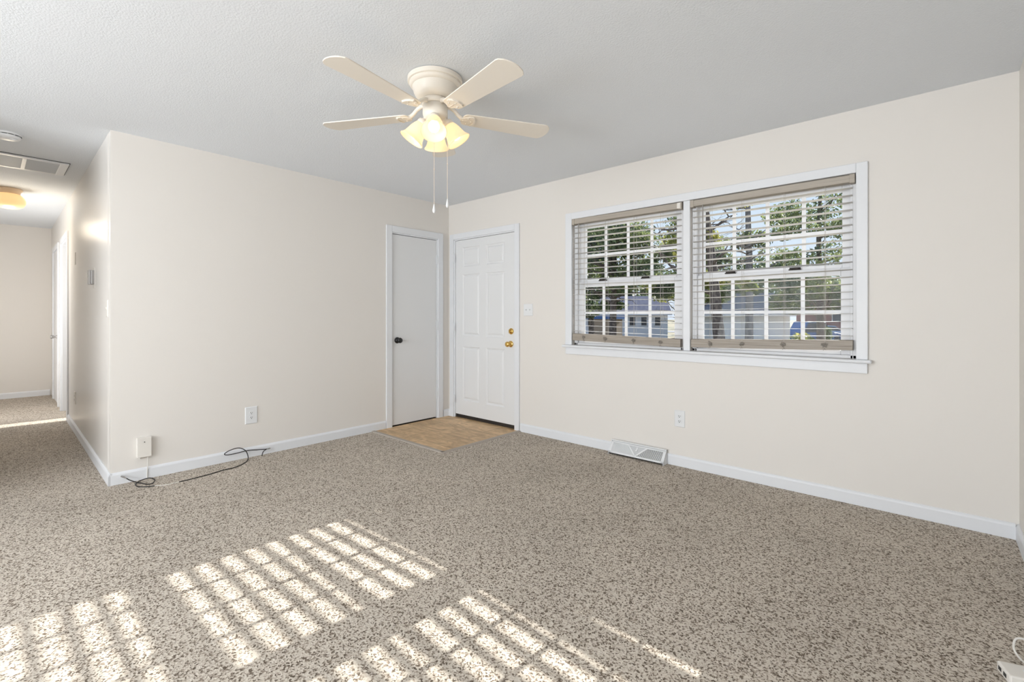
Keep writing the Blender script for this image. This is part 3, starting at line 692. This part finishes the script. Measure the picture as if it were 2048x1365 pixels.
on_left = lambda cy, cz: (lambda u, v, d: (d, cy + u, cz + v))
on_hall = lambda cx, cz: (lambda u, v, d: hw(cx + u, -d, cz + v))
plate_on(on_win(1.205, 1.222), 'light_switch', 'white double toggle switch plate right of the entry door', 'light switch', None, 0.116, 0.118, 'switch2')
plate_on(on_win(2.735, 0.366), 'wall_outlet', 'white duplex outlet under the twin window, above the floor register', 'outlet', 'duplex outlets', 0.082, 0.128, 'outlet')
plate_on(on_left(-2.128, 0.342), 'wall_outlet', 'white duplex outlet on the left wall above the black cable', 'outlet', 'duplex outlets', 0.094, 0.140, 'outlet')
plate_on(on_hall(-2.2, 0.342), 'wall_outlet', 'pale outlet plate low on the hall wall', 'outlet', 'duplex outlets', 0.08, 0.125, 'outlet', 'plate_cream')
plate_on(on_hall(-2.2, 1.735), 'wall_plate', 'pale blank plate high on the hall wall near the open doorway', 'wall plate', None, 0.075, 0.120, 'blank', 'plate_cream')
plate_on(on_hall(-0.13, 1.217), 'light_switch', 'cream toggle switch plate on hall wall beside the outside corner', 'light switch', None, 0.075, 0.120, 'switch1', 'plate_cream')
th = thing('thermostat', hw(-0.83, 0, 1.41), 'small grey thermostat on the hall wall', 'thermostat')
f_ = on_hall(-0.83, 1.472)
b = MB(); b.box(-0.06, 0.06, -0.085, 0.075, 0, 0.003); b.map(f_); b.build('back_plate', 'plate_cream', th)
b = MB(); b.box(-0.045, 0.045, -0.056, 0.056, 0.003, 0.022); b.map(f_); b.build('base', 'chrome', th, 0.002)
b = MB(); b.box(-0.047, 0.047, -0.058, 0.058, 0.024, 0.036); b.map(f_); b.build('cover', mat('thermostat_grey', (0.48, 0.46, 0.44), 0.4), th, 0.003)
b = MB(); b.box(-0.03, 0.03, 0.0, 0.036, 0.036, 0.0368); b.map(f_); b.build('display', mat('thermostat_display', (0.30, 0.32, 0.30), 0.2), th)

# junction box with wire
jb = thing('cable_box', (0.0, -2.838, 0.157), 'cream plastic cable box on the left wall near the outside corner', 'cable box')
b = MB(); b.box(0.0, 0.030, -2.880, -2.797, 0.160, 0.300); b.build('cover', 'plate_cream', jb, 0.003)
b = MB(); b.lathe([(0.0035, 0), (0.0035, 0.0015), (0.001, 0.002)], 10, Matrix.Translation((0.030, -2.838, 0.268)) @ Matrix.Rotation(R(90), 4, 'Y')); b.build('screw', 'slot', jb)
b = MB(); b.tube([(0.014, -2.862, 0.161), (0.014, -2.862, 0.150)], 0.007, 10); b.build('port', 'white_wire', jb)
b = MB(); b.tube(smooth_path([(0.016, -2.818, 0.165), (0.016, -2.818, 0.12), (0.018, -2.820, 0.07), (0.019, -2.822, 0.02), (0.022, -2.822, 0.001)]), 0.0028, 8); b.build('wire', 'white_wire', jb)

# coax
cx = thing('coax_cable', (0.06, -2.5, 0.0), 'black coax cable looping along the foot of the left wall', 'cable')
r_ = 0.0034
pA = smooth_path([(0.040, -2.945, 0.043), (0.055, -2.925, 0.026), (0.075, -2.893, 0.008), (0.115, -2.868, 0.0036), (0.165, -2.850, 0.0036), (0.175, -2.822, 0.0036), (0.135, -2.800, 0.012), (0.085, -2.818, 0.02), (0.070, -2.865, 0.012), (0.10, -2.90, 0.0036), (0.17, -2.90, 0.0036), (0.215, -2.87, 0.0036), (0.245, -2.82, 0.0036)], 8)
MB().tube(pA, r_, 8).build('cable_jacket', 'cable', cx)
pW = smooth_path([(0.245, -2.82, 0.0036), (0.270, -2.765, 0.002), (0.275, -2.69, 0.003)], 6)  # this stretch of the cable is coloured pale
MB().tube(pW, 0.0026, 8).build('cable_jacket', 'white_wire', cx)['label'] = 'pale stretch of cable'
pB = smooth_path([(0.275, -2.69, 0.003), (0.268, -2.60, 0.003), (0.250, -2.48, 0.0036), (0.225, -2.40, 0.0036), (0.222, -2.33, 0.0036), (0.170, -2.245, 0.0036), (0.100, -2.190, 0.0036), (0.040, -2.166, 0.022), (0.034, -2.185, 0.070), (0.036, -2.235, 0.100), (0.036, -2.295, 0.094), (0.036, -2.335, 0.074), (0.040, -2.315, 0.062), (0.042, -2.25, 0.062), (0.040, -2.17, 0.066), (0.038, -2.09, 0.055), (0.036, -2.03, 0.046), (0.034, -2.015, 0.045)], 8)
MB().tube(pB, r_, 8).build('cable_jacket', 'cable', cx)
MB().tube(smooth_path([(0.034, -2.020, 0.045), (0.040, -2.045, 0.034), (0.052, -2.060, 0.016), (0.060, -2.066, 0.0005)], 6), r_, 8).build('cable_jacket', 'cable', cx)
MB().tube([(0.034, -2.020, 0.045), (0.032, -2.008, 0.045), (0.032, -2.007, 0.045), (0.030, -1.990, 0.046)], [0.0045, 0.0045, 0.0058, 0.0055], 8).build('connector', 'chrome', cx)
MB().tube([(0.044, -2.940, 0.039), (0.036, -2.952, 0.048), (0.035, -2.953, 0.049), (0.028, -2.968, 0.058)], [0.0045, 0.0045, 0.0058, 0.0055], 8).build('connector', 'chrome', cx)

# floor register
RX0, RX1 = 2.155, 2.640
rg = thing('floor_register', ((RX0 + RX1) / 2, -0.02, 0.0), 'white baseboard heat register on the carpet under the twin window', 'heat register')
YT, YBt, ZT, ZBt = -0.026, -0.088, 0.098, 0.016     # sloping face, top and bottom edge
def face(u, v, d=0.0):                                # u 0..1 along, v 0..1 up the slope, d out of the face
    n = Vector((0, -(ZT - ZBt), -(YBt - YT))).normalized(); n = Vector((0, -abs(n.y), abs(n.z)))
    return Vector((RX0 + u * (RX1 - RX0), YBt + v * (YT - YBt), ZBt + v * (ZT - ZBt))) + n * d
def fquad(b, pts, d0, d1):
    n = len(pts); vs = [face(u, v, d0) for u, v in pts] + [face(u, v, d1) for u, v in pts]
    b.add(vs, [tuple(range(n))[::-1], tuple(range(n, 2 * n))] + [(i, (i + 1) % n, n + (i + 1) % n, n + i) for i in range(n)])
b = MB()
sidep = [(-0.0142, 0.0), (-0.092, 0.0), (-0.092, 0.012), (-0.028, 0.106), (-0.0142, 0.112)]
for xx in (RX0, RX1 - 0.004):
    b.add([(xx, y, z) for y, z in sidep] + [(xx + 0.004, y, z) for y, z in sidep], [(0, 1, 2, 3, 4), (9, 8, 7, 6, 5)] + [(i, (i + 1) % 5, 5 + (i + 1) % 5, 5 + i) for i in range(5)])
b.box(RX0, RX1, -0.030, -0.0145, 0.104, 0.112); b.box(RX0, RX1, -0.016, -0.0142, 0.0, 0.11)
b.build('register_body', 'grille', rg)
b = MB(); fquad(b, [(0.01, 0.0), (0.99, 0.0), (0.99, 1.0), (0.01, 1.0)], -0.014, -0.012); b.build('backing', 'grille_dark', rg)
b = MB()
fquad(b, [(0, 0), (1, 0), (1, 0.13), (0, 0.13)], -0.002, 0.002); fquad(b, [(0, 0.90), (1, 0.90), (1, 1.0), (0, 1.0)], -0.002, 0.002)
fquad(b, [(0, 0), (0.045, 0), (0.045, 1), (0, 1)], -0.002, 0.002); fquad(b, [(0.955, 0), (1, 0), (1, 1), (0.955, 1)], -0.002, 0.002)
fquad(b, [(0.485, 0.10), (0.515, 0.10), (0.345, 0.93), (0.315, 0.93)], -0.002, 0.003); fquad(b, [(0.485, 0.10), (0.515, 0.10), (0.685, 0.93), (0.655, 0.93)], -0.002, 0.003)
b.build('register_frame', 'grille', rg)
b = MB(); fquad(b, [(0.50, 0.15), (0.66, 0.91), (0.34, 0.91)], -0.004, -0.001); b.build('centre_panel', mat('register_panel', (0.62, 0.63, 0.64), 0.5), rg)
b = MB(); fquad(b, [(0.49, 0.55), (0.51, 0.55), (0.51, 0.85), (0.49, 0.85)], -0.001, 0.002); fquad(b, [(0.485, 0.52), (0.515, 0.52), (0.515, 0.60), (0.485, 0.60)], -0.001, 0.008); b.build('damper_lever', 'grille', rg)
NF = 26
for sgn in (0, 1):
    b = MB()
    for i in range(NF):
        u = 0.05 + i * 0.42 / NF
        # curved fins: clipped by the V
        vtop = 0.91 if u < 0.315 else 0.91 - (u - 0.315) / 0.17 * 0.80
        if vtop < 0.16: continue
        pts = []
        for q in range(5):
            v = 0.12 + (vtop - 0.12) * q / 4; cu = u + 0.030 * (v - 0.12) ** 2 * (i / NF)
            pts.append((cu, v))
        L_ = [(p[0] - 0.0042, p[1]) for p in pts] + [(p[0] + 0.0042, p[1]) for p in reversed(pts)]
        if sgn: L_ = [(1 - p[0], p[1]) for p in reversed(L_)]
        vs = [face(a, v_, -0.008) + Vector((0.004 if not sgn else -0.004, 0, 0)) for a, v_ in L_] + [face(a, v_, 0.0) for a, v_ in L_]
        n = len(L_); b.add(vs, [tuple(range(n))[::-1], tuple(range(n, 2 * n))] + [(q, (q + 1) % n, n + (q + 1) % n, n + q) for q in range(n)])
    b.build('fins', 'grille', rg)

# power strip at the lower right
ps = thing('usb_power_strip', (4.42, -1.36, 0.0), 'white power strip with side ports on the carpet, bottom right', 'power strip')
O_ = Vector((4.352, -1.362)); e1 = Vector((0.30, -0.86)).normalized(); e2 = Vector((0.86, 0.30)).normalized()   # e1 along the port edge, e2 along its length
def psb(a0, a1, l0, l1, z0, z1):
    b = MB(); b.box(a0, a1, l0, l1, z0, z1); b.map(lambda x, y, z: (O_.x + e1.x * x + e2.x * y, O_.y + e1.y * x + e2.y * y, z)); return b
psb(0, 0.075, 0, 0.15, 0.002, 0.034).build('case', 'plate_cream', ps, 0.005)
for a in (0.012, 0.040): psb(a, a + 0.016, -0.0008, 0.002, 0.012, 0.024).build('usb_port', 'slot', ps)
psb(0.030, 0.042, 0.05, 0.066, 0.0335, 0.0348).build('indicator', 'plate', ps)
cw = smooth_path([(4.428, -1.300, 0.018), (4.412, -1.262, 0.016), (4.402, -1.235, 0.03), (4.412, -1.205, 0.05), (4.445, -1.20, 0.05), (4.485, -1.215, 0.02), (4.51, -1.23, 0.004)], 8)
MB().tube(cw, 0.0034, 8).build('power_cord', 'white_wire', ps)

# ------------------------------------------------------------------ outdoors
GZ = -1.30
b = MB(); b.add([(-160, 0.2, GZ), (120, 0.2, GZ), (120, 260, GZ), (-160, 260, GZ)], [(0, 1, 2, 3)])
struct(b.build('lawn', 'grass'), 'patchy front lawn outside the twin window', 'lawn')
b = MB(); b.add([(-3.2, 24, GZ + 0.02), (14, 24, GZ + 0.02), (14, 60, GZ + 0.02), (-6.5, 60, GZ + 0.02)], [(0, 1, 2, 3)])
struct(b.build('verge', 'dry'), 'sunlit tan dry grass beyond the right window half', 'dry grass')
b = MB(); b.box(-120, 80, 62, 69, GZ - 0.01, GZ + 0.03)
struct(b.build('street', 'road'), 'grey street crossing beyond the lawn', 'street')

def leaf_cloud(b, c, rx, ry, rz, n, size, rng, hollow=0.35):
    for _ in range(n):
        while True:
            p = Vector((rng.uniform(-1, 1), rng.uniform(-1, 1), rng.uniform(-1, 1)))
            if hollow < p.length < 1: break
        q = Vector((c[0] + p.x * rx, c[1] + p.y * ry, c[2] + p.z * rz))
        s = size * rng.uniform(0.6, 1.3)
        a = Vector((rng.gauss(0, 1), rng.gauss(0, 1), rng.gauss(0, 1))).normalized(); u = a.orthogonal().normalized(); w = a.cross(u)
        th_ = rng.uniform(0, 6.28); u, w = u * math.cos(th_) + w * math.sin(th_), w * math.cos(th_) - u * math.sin(th_)
        b.add([q - u * s, q + w * s * 0.5, q + u * s, q - w * s * 0.5], [(0, 1, 2, 3)])

def tree(name, x, y, tr, height, crowns, leafm, label, seed, lean=(0, 0), barkm='bark', size=0.16, branches=8, group='trees in the yard', nleaf=900, bz0=2.0):
    rng = random.Random(seed)
    t = thing(name, (x, y, GZ), label, 'tree', group)
    pts = []; rs = []
    for i in range(9):
        f = i / 8; pts.append((x + lean[0] * f + 0.10 * math.sin(f * 5 + seed) * f, y + lean[1] * f, GZ - 0.05 + height * f)); rs.append(tr * (1.25 if i == 0 else 1.0) * (1 - 0.62 * f))
    tb = MB().tube(pts, rs, 12)
    tb.build('trunk', barkm, t)
    bb = MB()
    for k in range(branches):
        f = rng.uniform(bz0 / height, 0.95); p0 = Vector(pts[0]).lerp(Vector(pts[-1]), f)
        a = rng.uniform(0, 6.28); L = rng.uniform(1.4, 3.4) * (1 - 0.3 * f)
        d = Vector((math.cos(a), math.sin(a), rng.uniform(-0.05, 0.6))); pp = [p0]
        for q in range(5):
            d = (d + Vector((rng.uniform(-.3, .3), rng.uniform(-.3, .3), rng.uniform(-.25, .3)))).normalized(); pp.append(pp[-1] + d * L / 5)
        r0 = tr * rng.uniform(0.18, 0.38)
        bb.tube(pp, [r0 * (1 - 0.85 * q / 5) for q in range(6)], 6)
        for q in (2, 3, 4):
            dd = Vector((rng.uniform(-1, 1), rng.uniform(-1, 1), rng.uniform(-.4, .7))).normalized()
            bb.tube([pp[q], pp[q] + dd * 0.5, pp[q] + dd * 0.9 + Vector((0, 0, rng.uniform(-.2, .2)))], [r0 * 0.35, r0 * 0.2, r0 * 0.08], 5)
    if branches: bb.build('branches', barkm, t)
    lb = MB()
    for (dx, dy, z, rx, rz, dens) in crowns:
        k = max(1, int(6 * dens))
        for q in range(k):            # clumps inside the crown
            while True:
                p = Vector((rng.uniform(-1, 1), rng.uniform(-1, 1), rng.uniform(-1, 1)))
                if p.length < 1: break
            leaf_cloud(lb, (x + dx + p.x * rx * 0.75, y + dy + p.y * rx * 0.75, z + p.z * rz * 0.75), rx * 0.36, rx * 0.36, rz * 0.30, int(nleaf / 6), size, rng)
    lb.build('foliage', leafm, t)
    return t

# (name, x, y, trunk radius, height, crowns(dx,dy,z,rx,rz,density))
tree('shade_tree', -7.0, 16.0, 0.20, 8.0, [(-0.1, 0, 3.5, 2.9, 1.6, 3.0), (-1.4, 0.6, 1.75, 1.6, 0.7, 1.0), (2.2, 0.8, 2.6, 1.5, 0.9, 1.2), (1.8, 0.2, 4.2, 1.7, 0.9, 1.2), (0.2, 0, 5.2, 2.6, 1.2, 1.6)], 'leaf_mid', 'dark trunked leafy tree seen through the left window half', 11, branches=26, nleaf=1500, bz0=2.6, size=0.10)
tree('leaning_tree', -0.85, 12.4, 0.21, 8.5, [(-1.2, 1.0, 2.4, 0.9, 0.6, 1.2), (0.5, 0.5, 2.2, 0.6, 0.45, 0.8), (-1.3, 0.2, 3.7, 1.2, 0.8, 1.4), (-0.2, 0.2, 5.6, 1.8, 1.2, 1.2)], 'leaf_gold', 'dark leaning trunk at the left of the right window half', 12, lean=(-0.9, 0), branches=18, nleaf=1300, size=0.075, bz0=3.0)
tree('tall_pine', -2.24, 20.2, 0.20, 11.0, [(-0.9, 1.0, 2.5, 1.3, 0.8, 1.2), (1.3, 1.0, 3.4, 1.5, 1.1, 1.3), (-0.6, 0.5, 4.6, 1.6, 1.0, 1.1), (1.2, 0.5, 5.2, 1.6, 0.9, 0.9)], 'leaf_mid', 'tall straight grey trunk behind the right window half', 13, barkm='bark_grey', branches=14, nleaf=1200, bz0=4.0, size=0.09)
tree('shade_tree', -0.6, 28.0, 0.22, 9.5, [(-0.6, 0, 3.9, 3.0, 2.0, 3.0), (-1.4, 0, 2.0, 1.7, 0.8, 1.4), (1.2, 0, 2.3, 1.5, 1.0, 1.3), (-0.1, 0, 6.6, 3.0, 1.6, 2.0)], 'leaf_mid', 'wide green tree hanging over the tan verge', 14, branches=18, nleaf=1400, size=0.105)
tree('shade_tree', -12.6, 23.0, 0.22, 8.5, [(0, 0, 3.6, 2.6, 2.0, 2.8), (-1.4, 0, 1.4, 2.0, 0.9, 1.4), (0.8, 0, 5.8, 2.4, 1.2, 1.4)], 'leaf_dark', 'dark evergreen at the far left of the left window half', 15, branches=8, nleaf=1300, size=0.14)
tree('shade_tree', -9.6, 30.0, 0.15, 8.5, [(-0.6, 0, 3.4, 2.4, 1.5, 2.0), (1.6, 0, 2.6, 1.9, 0.9, 1.4), (0.6, 0, 5.8, 2.8, 1.3, 1.6)], 'leaf_gold', 'thin yellow green tree in front of the white house with pink roof', 16, barkm='bark_grey', branches=24, nleaf=1200, size=0.12)
tree('shade_tree', -6.3, 24.8, 0.15, 8.5, [(-0.2, 0, 4.3, 2.2, 1.7, 1.9), (0.6, 0, 2.4, 1.6, 0.8, 1.2), (0, 0, 6.4, 2.2, 1.2, 1.0)], 'leaf_mid', 'bushy tree between the two white houses', 17, branches=16, nleaf=1200, size=0.11)
tree('shade_tree', -24.0, 50.0, 0.3, 11.0, [(0, 0, 4.2, 5.0, 2.8, 3.4)], 'leaf_dark', 'broad dark tree behind the white house with pink roof', 18, branches=0, nleaf=1200, size=0.28)
tree('shade_tree', -5.2, 58.0, 0.3, 11.0, [(0, 0, 3.4, 4.4, 2.2, 2.8), (2.5, 1, 3.2, 3.6, 2.4, 2.0)], 'leaf_mid', 'broad pale tree beyond the parked truck', 19, branches=0, nleaf=1200, size=0.28)
tree('shade_tree', -13.5, 56.0, 0.3, 12.0, [(0, 0, 5.0, 5.0, 3.2, 3.4)], 'leaf_dark', 'tall dark tree rising behind the pale house with grey roof', 20, branches=0, nleaf=1200, size=0.28)

def shrub(x, y, r, h, leafm, label, seed, name='shrub', n=420, size=0.05, group=None):
    rng = random.Random(seed); t = thing(name, (x, y, GZ), label, 'shrub', group)
    b = MB()
    for k in range(5): b.tube([(x, y, GZ - 0.02), (x + rng.uniform(-r, r) * .6, y + rng.uniform(-r, r) * .6, GZ + h * 0.8)], [0.02, 0.006], 5)
    b.build('stem', 'bark', t)
    b = MB(); leaf_cloud(b, (x, y, GZ + h * 0.55), r, r, h * 0.45, n, size, rng, 0.0); b.build('foliage', leafm, t)
shrub(2.15, 3.0, 0.45, 1.95, 'leaf_mid', 'leafy green shrub below the left of the right window half', 31)
shrub(1.55, 4.6, 0.4, 1.75, 'leaf_dark', 'dark low shrub in front of the leaning trunk', 32)
shrub(-0.84, 32.2, 0.30, 1.7, 'leaf_dark', 'small dark cone shaped evergreen on the tan verge', 33, 'conifer', 500, 0.09)
shrub(-1.25, 26.6, 0.75, 1.5, 'leaf_gold', 'spiky clump growing at the foot of the wide green tree', 34, 'shrub', 500, 0.12)

def house(x0, y0, x1, y1, depth, eave, ridge, wallm, roofm, label, wins, doors=(), over=0.35, group=None):
    """front face from (x0,y0) to (x1,y1); depth goes away from the viewer"""
    A = Vector((x0, y0)); B = Vector((x1, y1)); d = (B - A); L = d.length; d.normalize(); n = Vector((-d.y, d.x))
    if n.y < 0: n = -n
    fn = lambda u, v, z: (A.x + d.x * u + n.x * v, A.y + d.y * u + n.y * v, z)
    t = thing('house', fn(L / 2, depth / 2, GZ), label, 'house', group)
    b = MB(); b.box(0, L, 0, depth, GZ, eave); b.map(fn); b.build('walls', wallm, t)
    b = MB(); prof = [(-over, eave - 0.02), (depth / 2, ridge), (depth + over, eave - 0.02), (depth + over, eave + 0.10), (depth / 2, ridge + 0.14), (-over, eave + 0.10)]
    vs = [fn(-over, v, z) for v, z in prof] + [fn(L + over, v, z) for v, z in prof]; m_ = 6
    b.add(vs, [(0, 1, 4, 5), (1, 2, 3, 4), (6, 11, 10, 7), (7, 10, 9, 8)] + [(q, q + m_, (q + 1) % m_ + m_, (q + 1) % m_) for q in range(m_)]); rf = b.build('roof', roofm, t)
    b = MB(); b.box(-over, L + over, -over - 0.03, -over + 0.02, eave - 0.06, eave + 0.10); b.map(fn); b.build('fascia', 'white_siding', rf)
    for e in (0.0, L):
        b = MB(); q = 0.1 if e == 0 else -0.1
        b.add([fn(e, 0, eave), fn(e, depth / 2, ridge), fn(e, depth, eave), fn(e + q, 0, eave), fn(e + q, depth / 2, ridge), fn(e + q, depth, eave)], [(0, 1, 2), (5, 4, 3), (0, 3, 4, 1), (1, 4, 5, 2)]); b.build('gable', wallm, t)
    for (u, z0, w, h) in wins:
        b = MB(); b.box(u - 0.06, u + w + 0.06, -0.05, 0.0, z0 - 0.06, z0 + h + 0.06); b.map(fn); f = b.build('window', 'white_siding', t)
        b = MB(); b.box(u, u + w, -0.07, -0.04, z0, z0 + h); b.map(fn); b.build('pane', 'window_dark', f)
    for (u, w, h, m_) in doors:
        b = MB(); b.box(u, u + w, -0.06, 0.0, GZ + 0.05, GZ + h); b.map(fn); b.build('door', m_, t)
    return t
house(-22.0, 35.0, -14.9, 40.2, 5, 1.25, 3.0, 'white_siding', 'roof_pink', 'white house with faded pink roof through the left window half', [(1.2, 0.1, 0.9, 0.9), (5.2, 0.2, 0.5, 0.8), (6.3, 0.2, 0.5, 0.8), (7.6, 0.2, 0.5, 0.8)], [(3.2, 1.0, 2.1, 'blue_tarp')])
house(-10.6, 36.3, -4.2, 38.5, 4, 1.15, 2.9, 'white_siding', 'roof_grey', 'pale house wall with grey roof through the right window half', [], [(0.9, 2.2, 2.0, 'white_siding')])
house(-9.0, 85.0, -3.0, 89.0, 9, 2.0, 4.0, 'brick', 'roof_grey', 'distant red brick house at the right of the right window half', [(1.5, 0.2, 1.2, 1.2), (4.5, 0.2, 1.2, 1.2)])
sh = thing('garden_shed', (-16.8, 31.3, GZ), 'tan shed with blue top at the left of the left window half', 'shed')
b = MB(); b.box(-17.5, -15.6, 31.0, 32.6, GZ, 0.85); b.build('walls', 'tan', sh)
b = MB(); b.box(-18.4, -15.3, 30.8, 32.8, 0.85, 1.18); b.build('roof', 'blue_tarp', sh)

def car(x, y, ang, m_, label, name='car', L=4.4, Hc=1.45):
    t = thing(name, (x, y, GZ), label, 'car')
    mx = Matrix.Translation((x, y, GZ + 0.03)) @ Matrix.Rotation(R(ang), 4, 'Z') @ Matrix(((1, 0, 0, 0), (0, 0, 1, 0), (0, 1, 0, 0), (0, 0, 0, 1)))
    h = L / 2
    body = [(-h, 0.35), (-h + 0.1, 0.25), (h - 0.1, 0.25), (h, 0.35), (h - 0.02, 0.72), (h - 0.9, 0.88), (-h + 0.5, 0.92), (-h, 0.80)]
    MB().prism(body, -0.85, 0.85, mx).build('body', m_, t, 0.04)
    cab = [(h - 1.45, 0.86), (h - 2.0, Hc - 0.05), (-h + 1.1, Hc), (-h + 0.35, 0.90)]
    c = MB().prism(cab, -0.72, 0.72, mx).build('cabin', m_, t, 0.05)
    win = [(h - 1.55, 0.92), (h - 2.02, Hc - 0.12), (-h + 1.15, Hc - 0.09), (-h + 0.62, 0.94)]
    MB().prism(win, -0.74, 0.74, mx).build('windows', 'window_dark', c)
    for wx in (-h + 0.8, h - 0.85):
        for wy in (-0.82, 0.82):
            MB().lathe([(0.001, -0.1), (0.31, -0.1), (0.33, -0.06), (0.33, 0.06), (0.31, 0.1), (0.001, 0.1)], 20, mx @ Matrix.Translation((wx, 0.31, wy))).build('wheel', 'tyre', t)
    return t
car(-3.9, 46.4, 60, 'car_blue', 'dark blue truck parked past the end of the pale house', 'truck', 5.2, 1.9)
car(-3.4, 52.5, 20, 'car_pale', 'pale blue car parked in front of the brick house')
bg = MB().sphere((-0.33, 29.98, GZ + 0.30), 0.36, 0.36, 0.32, 16, 10); bg.map(lambda x, y, z: (x + 0.03 * math.sin(9 * z + 5 * y), y, z + 0.02 * math.sin(8 * x)))
tag(bg.build('garbage_bag', 'bag'), 'round dark blue bag lying on the tan verge', 'bag')
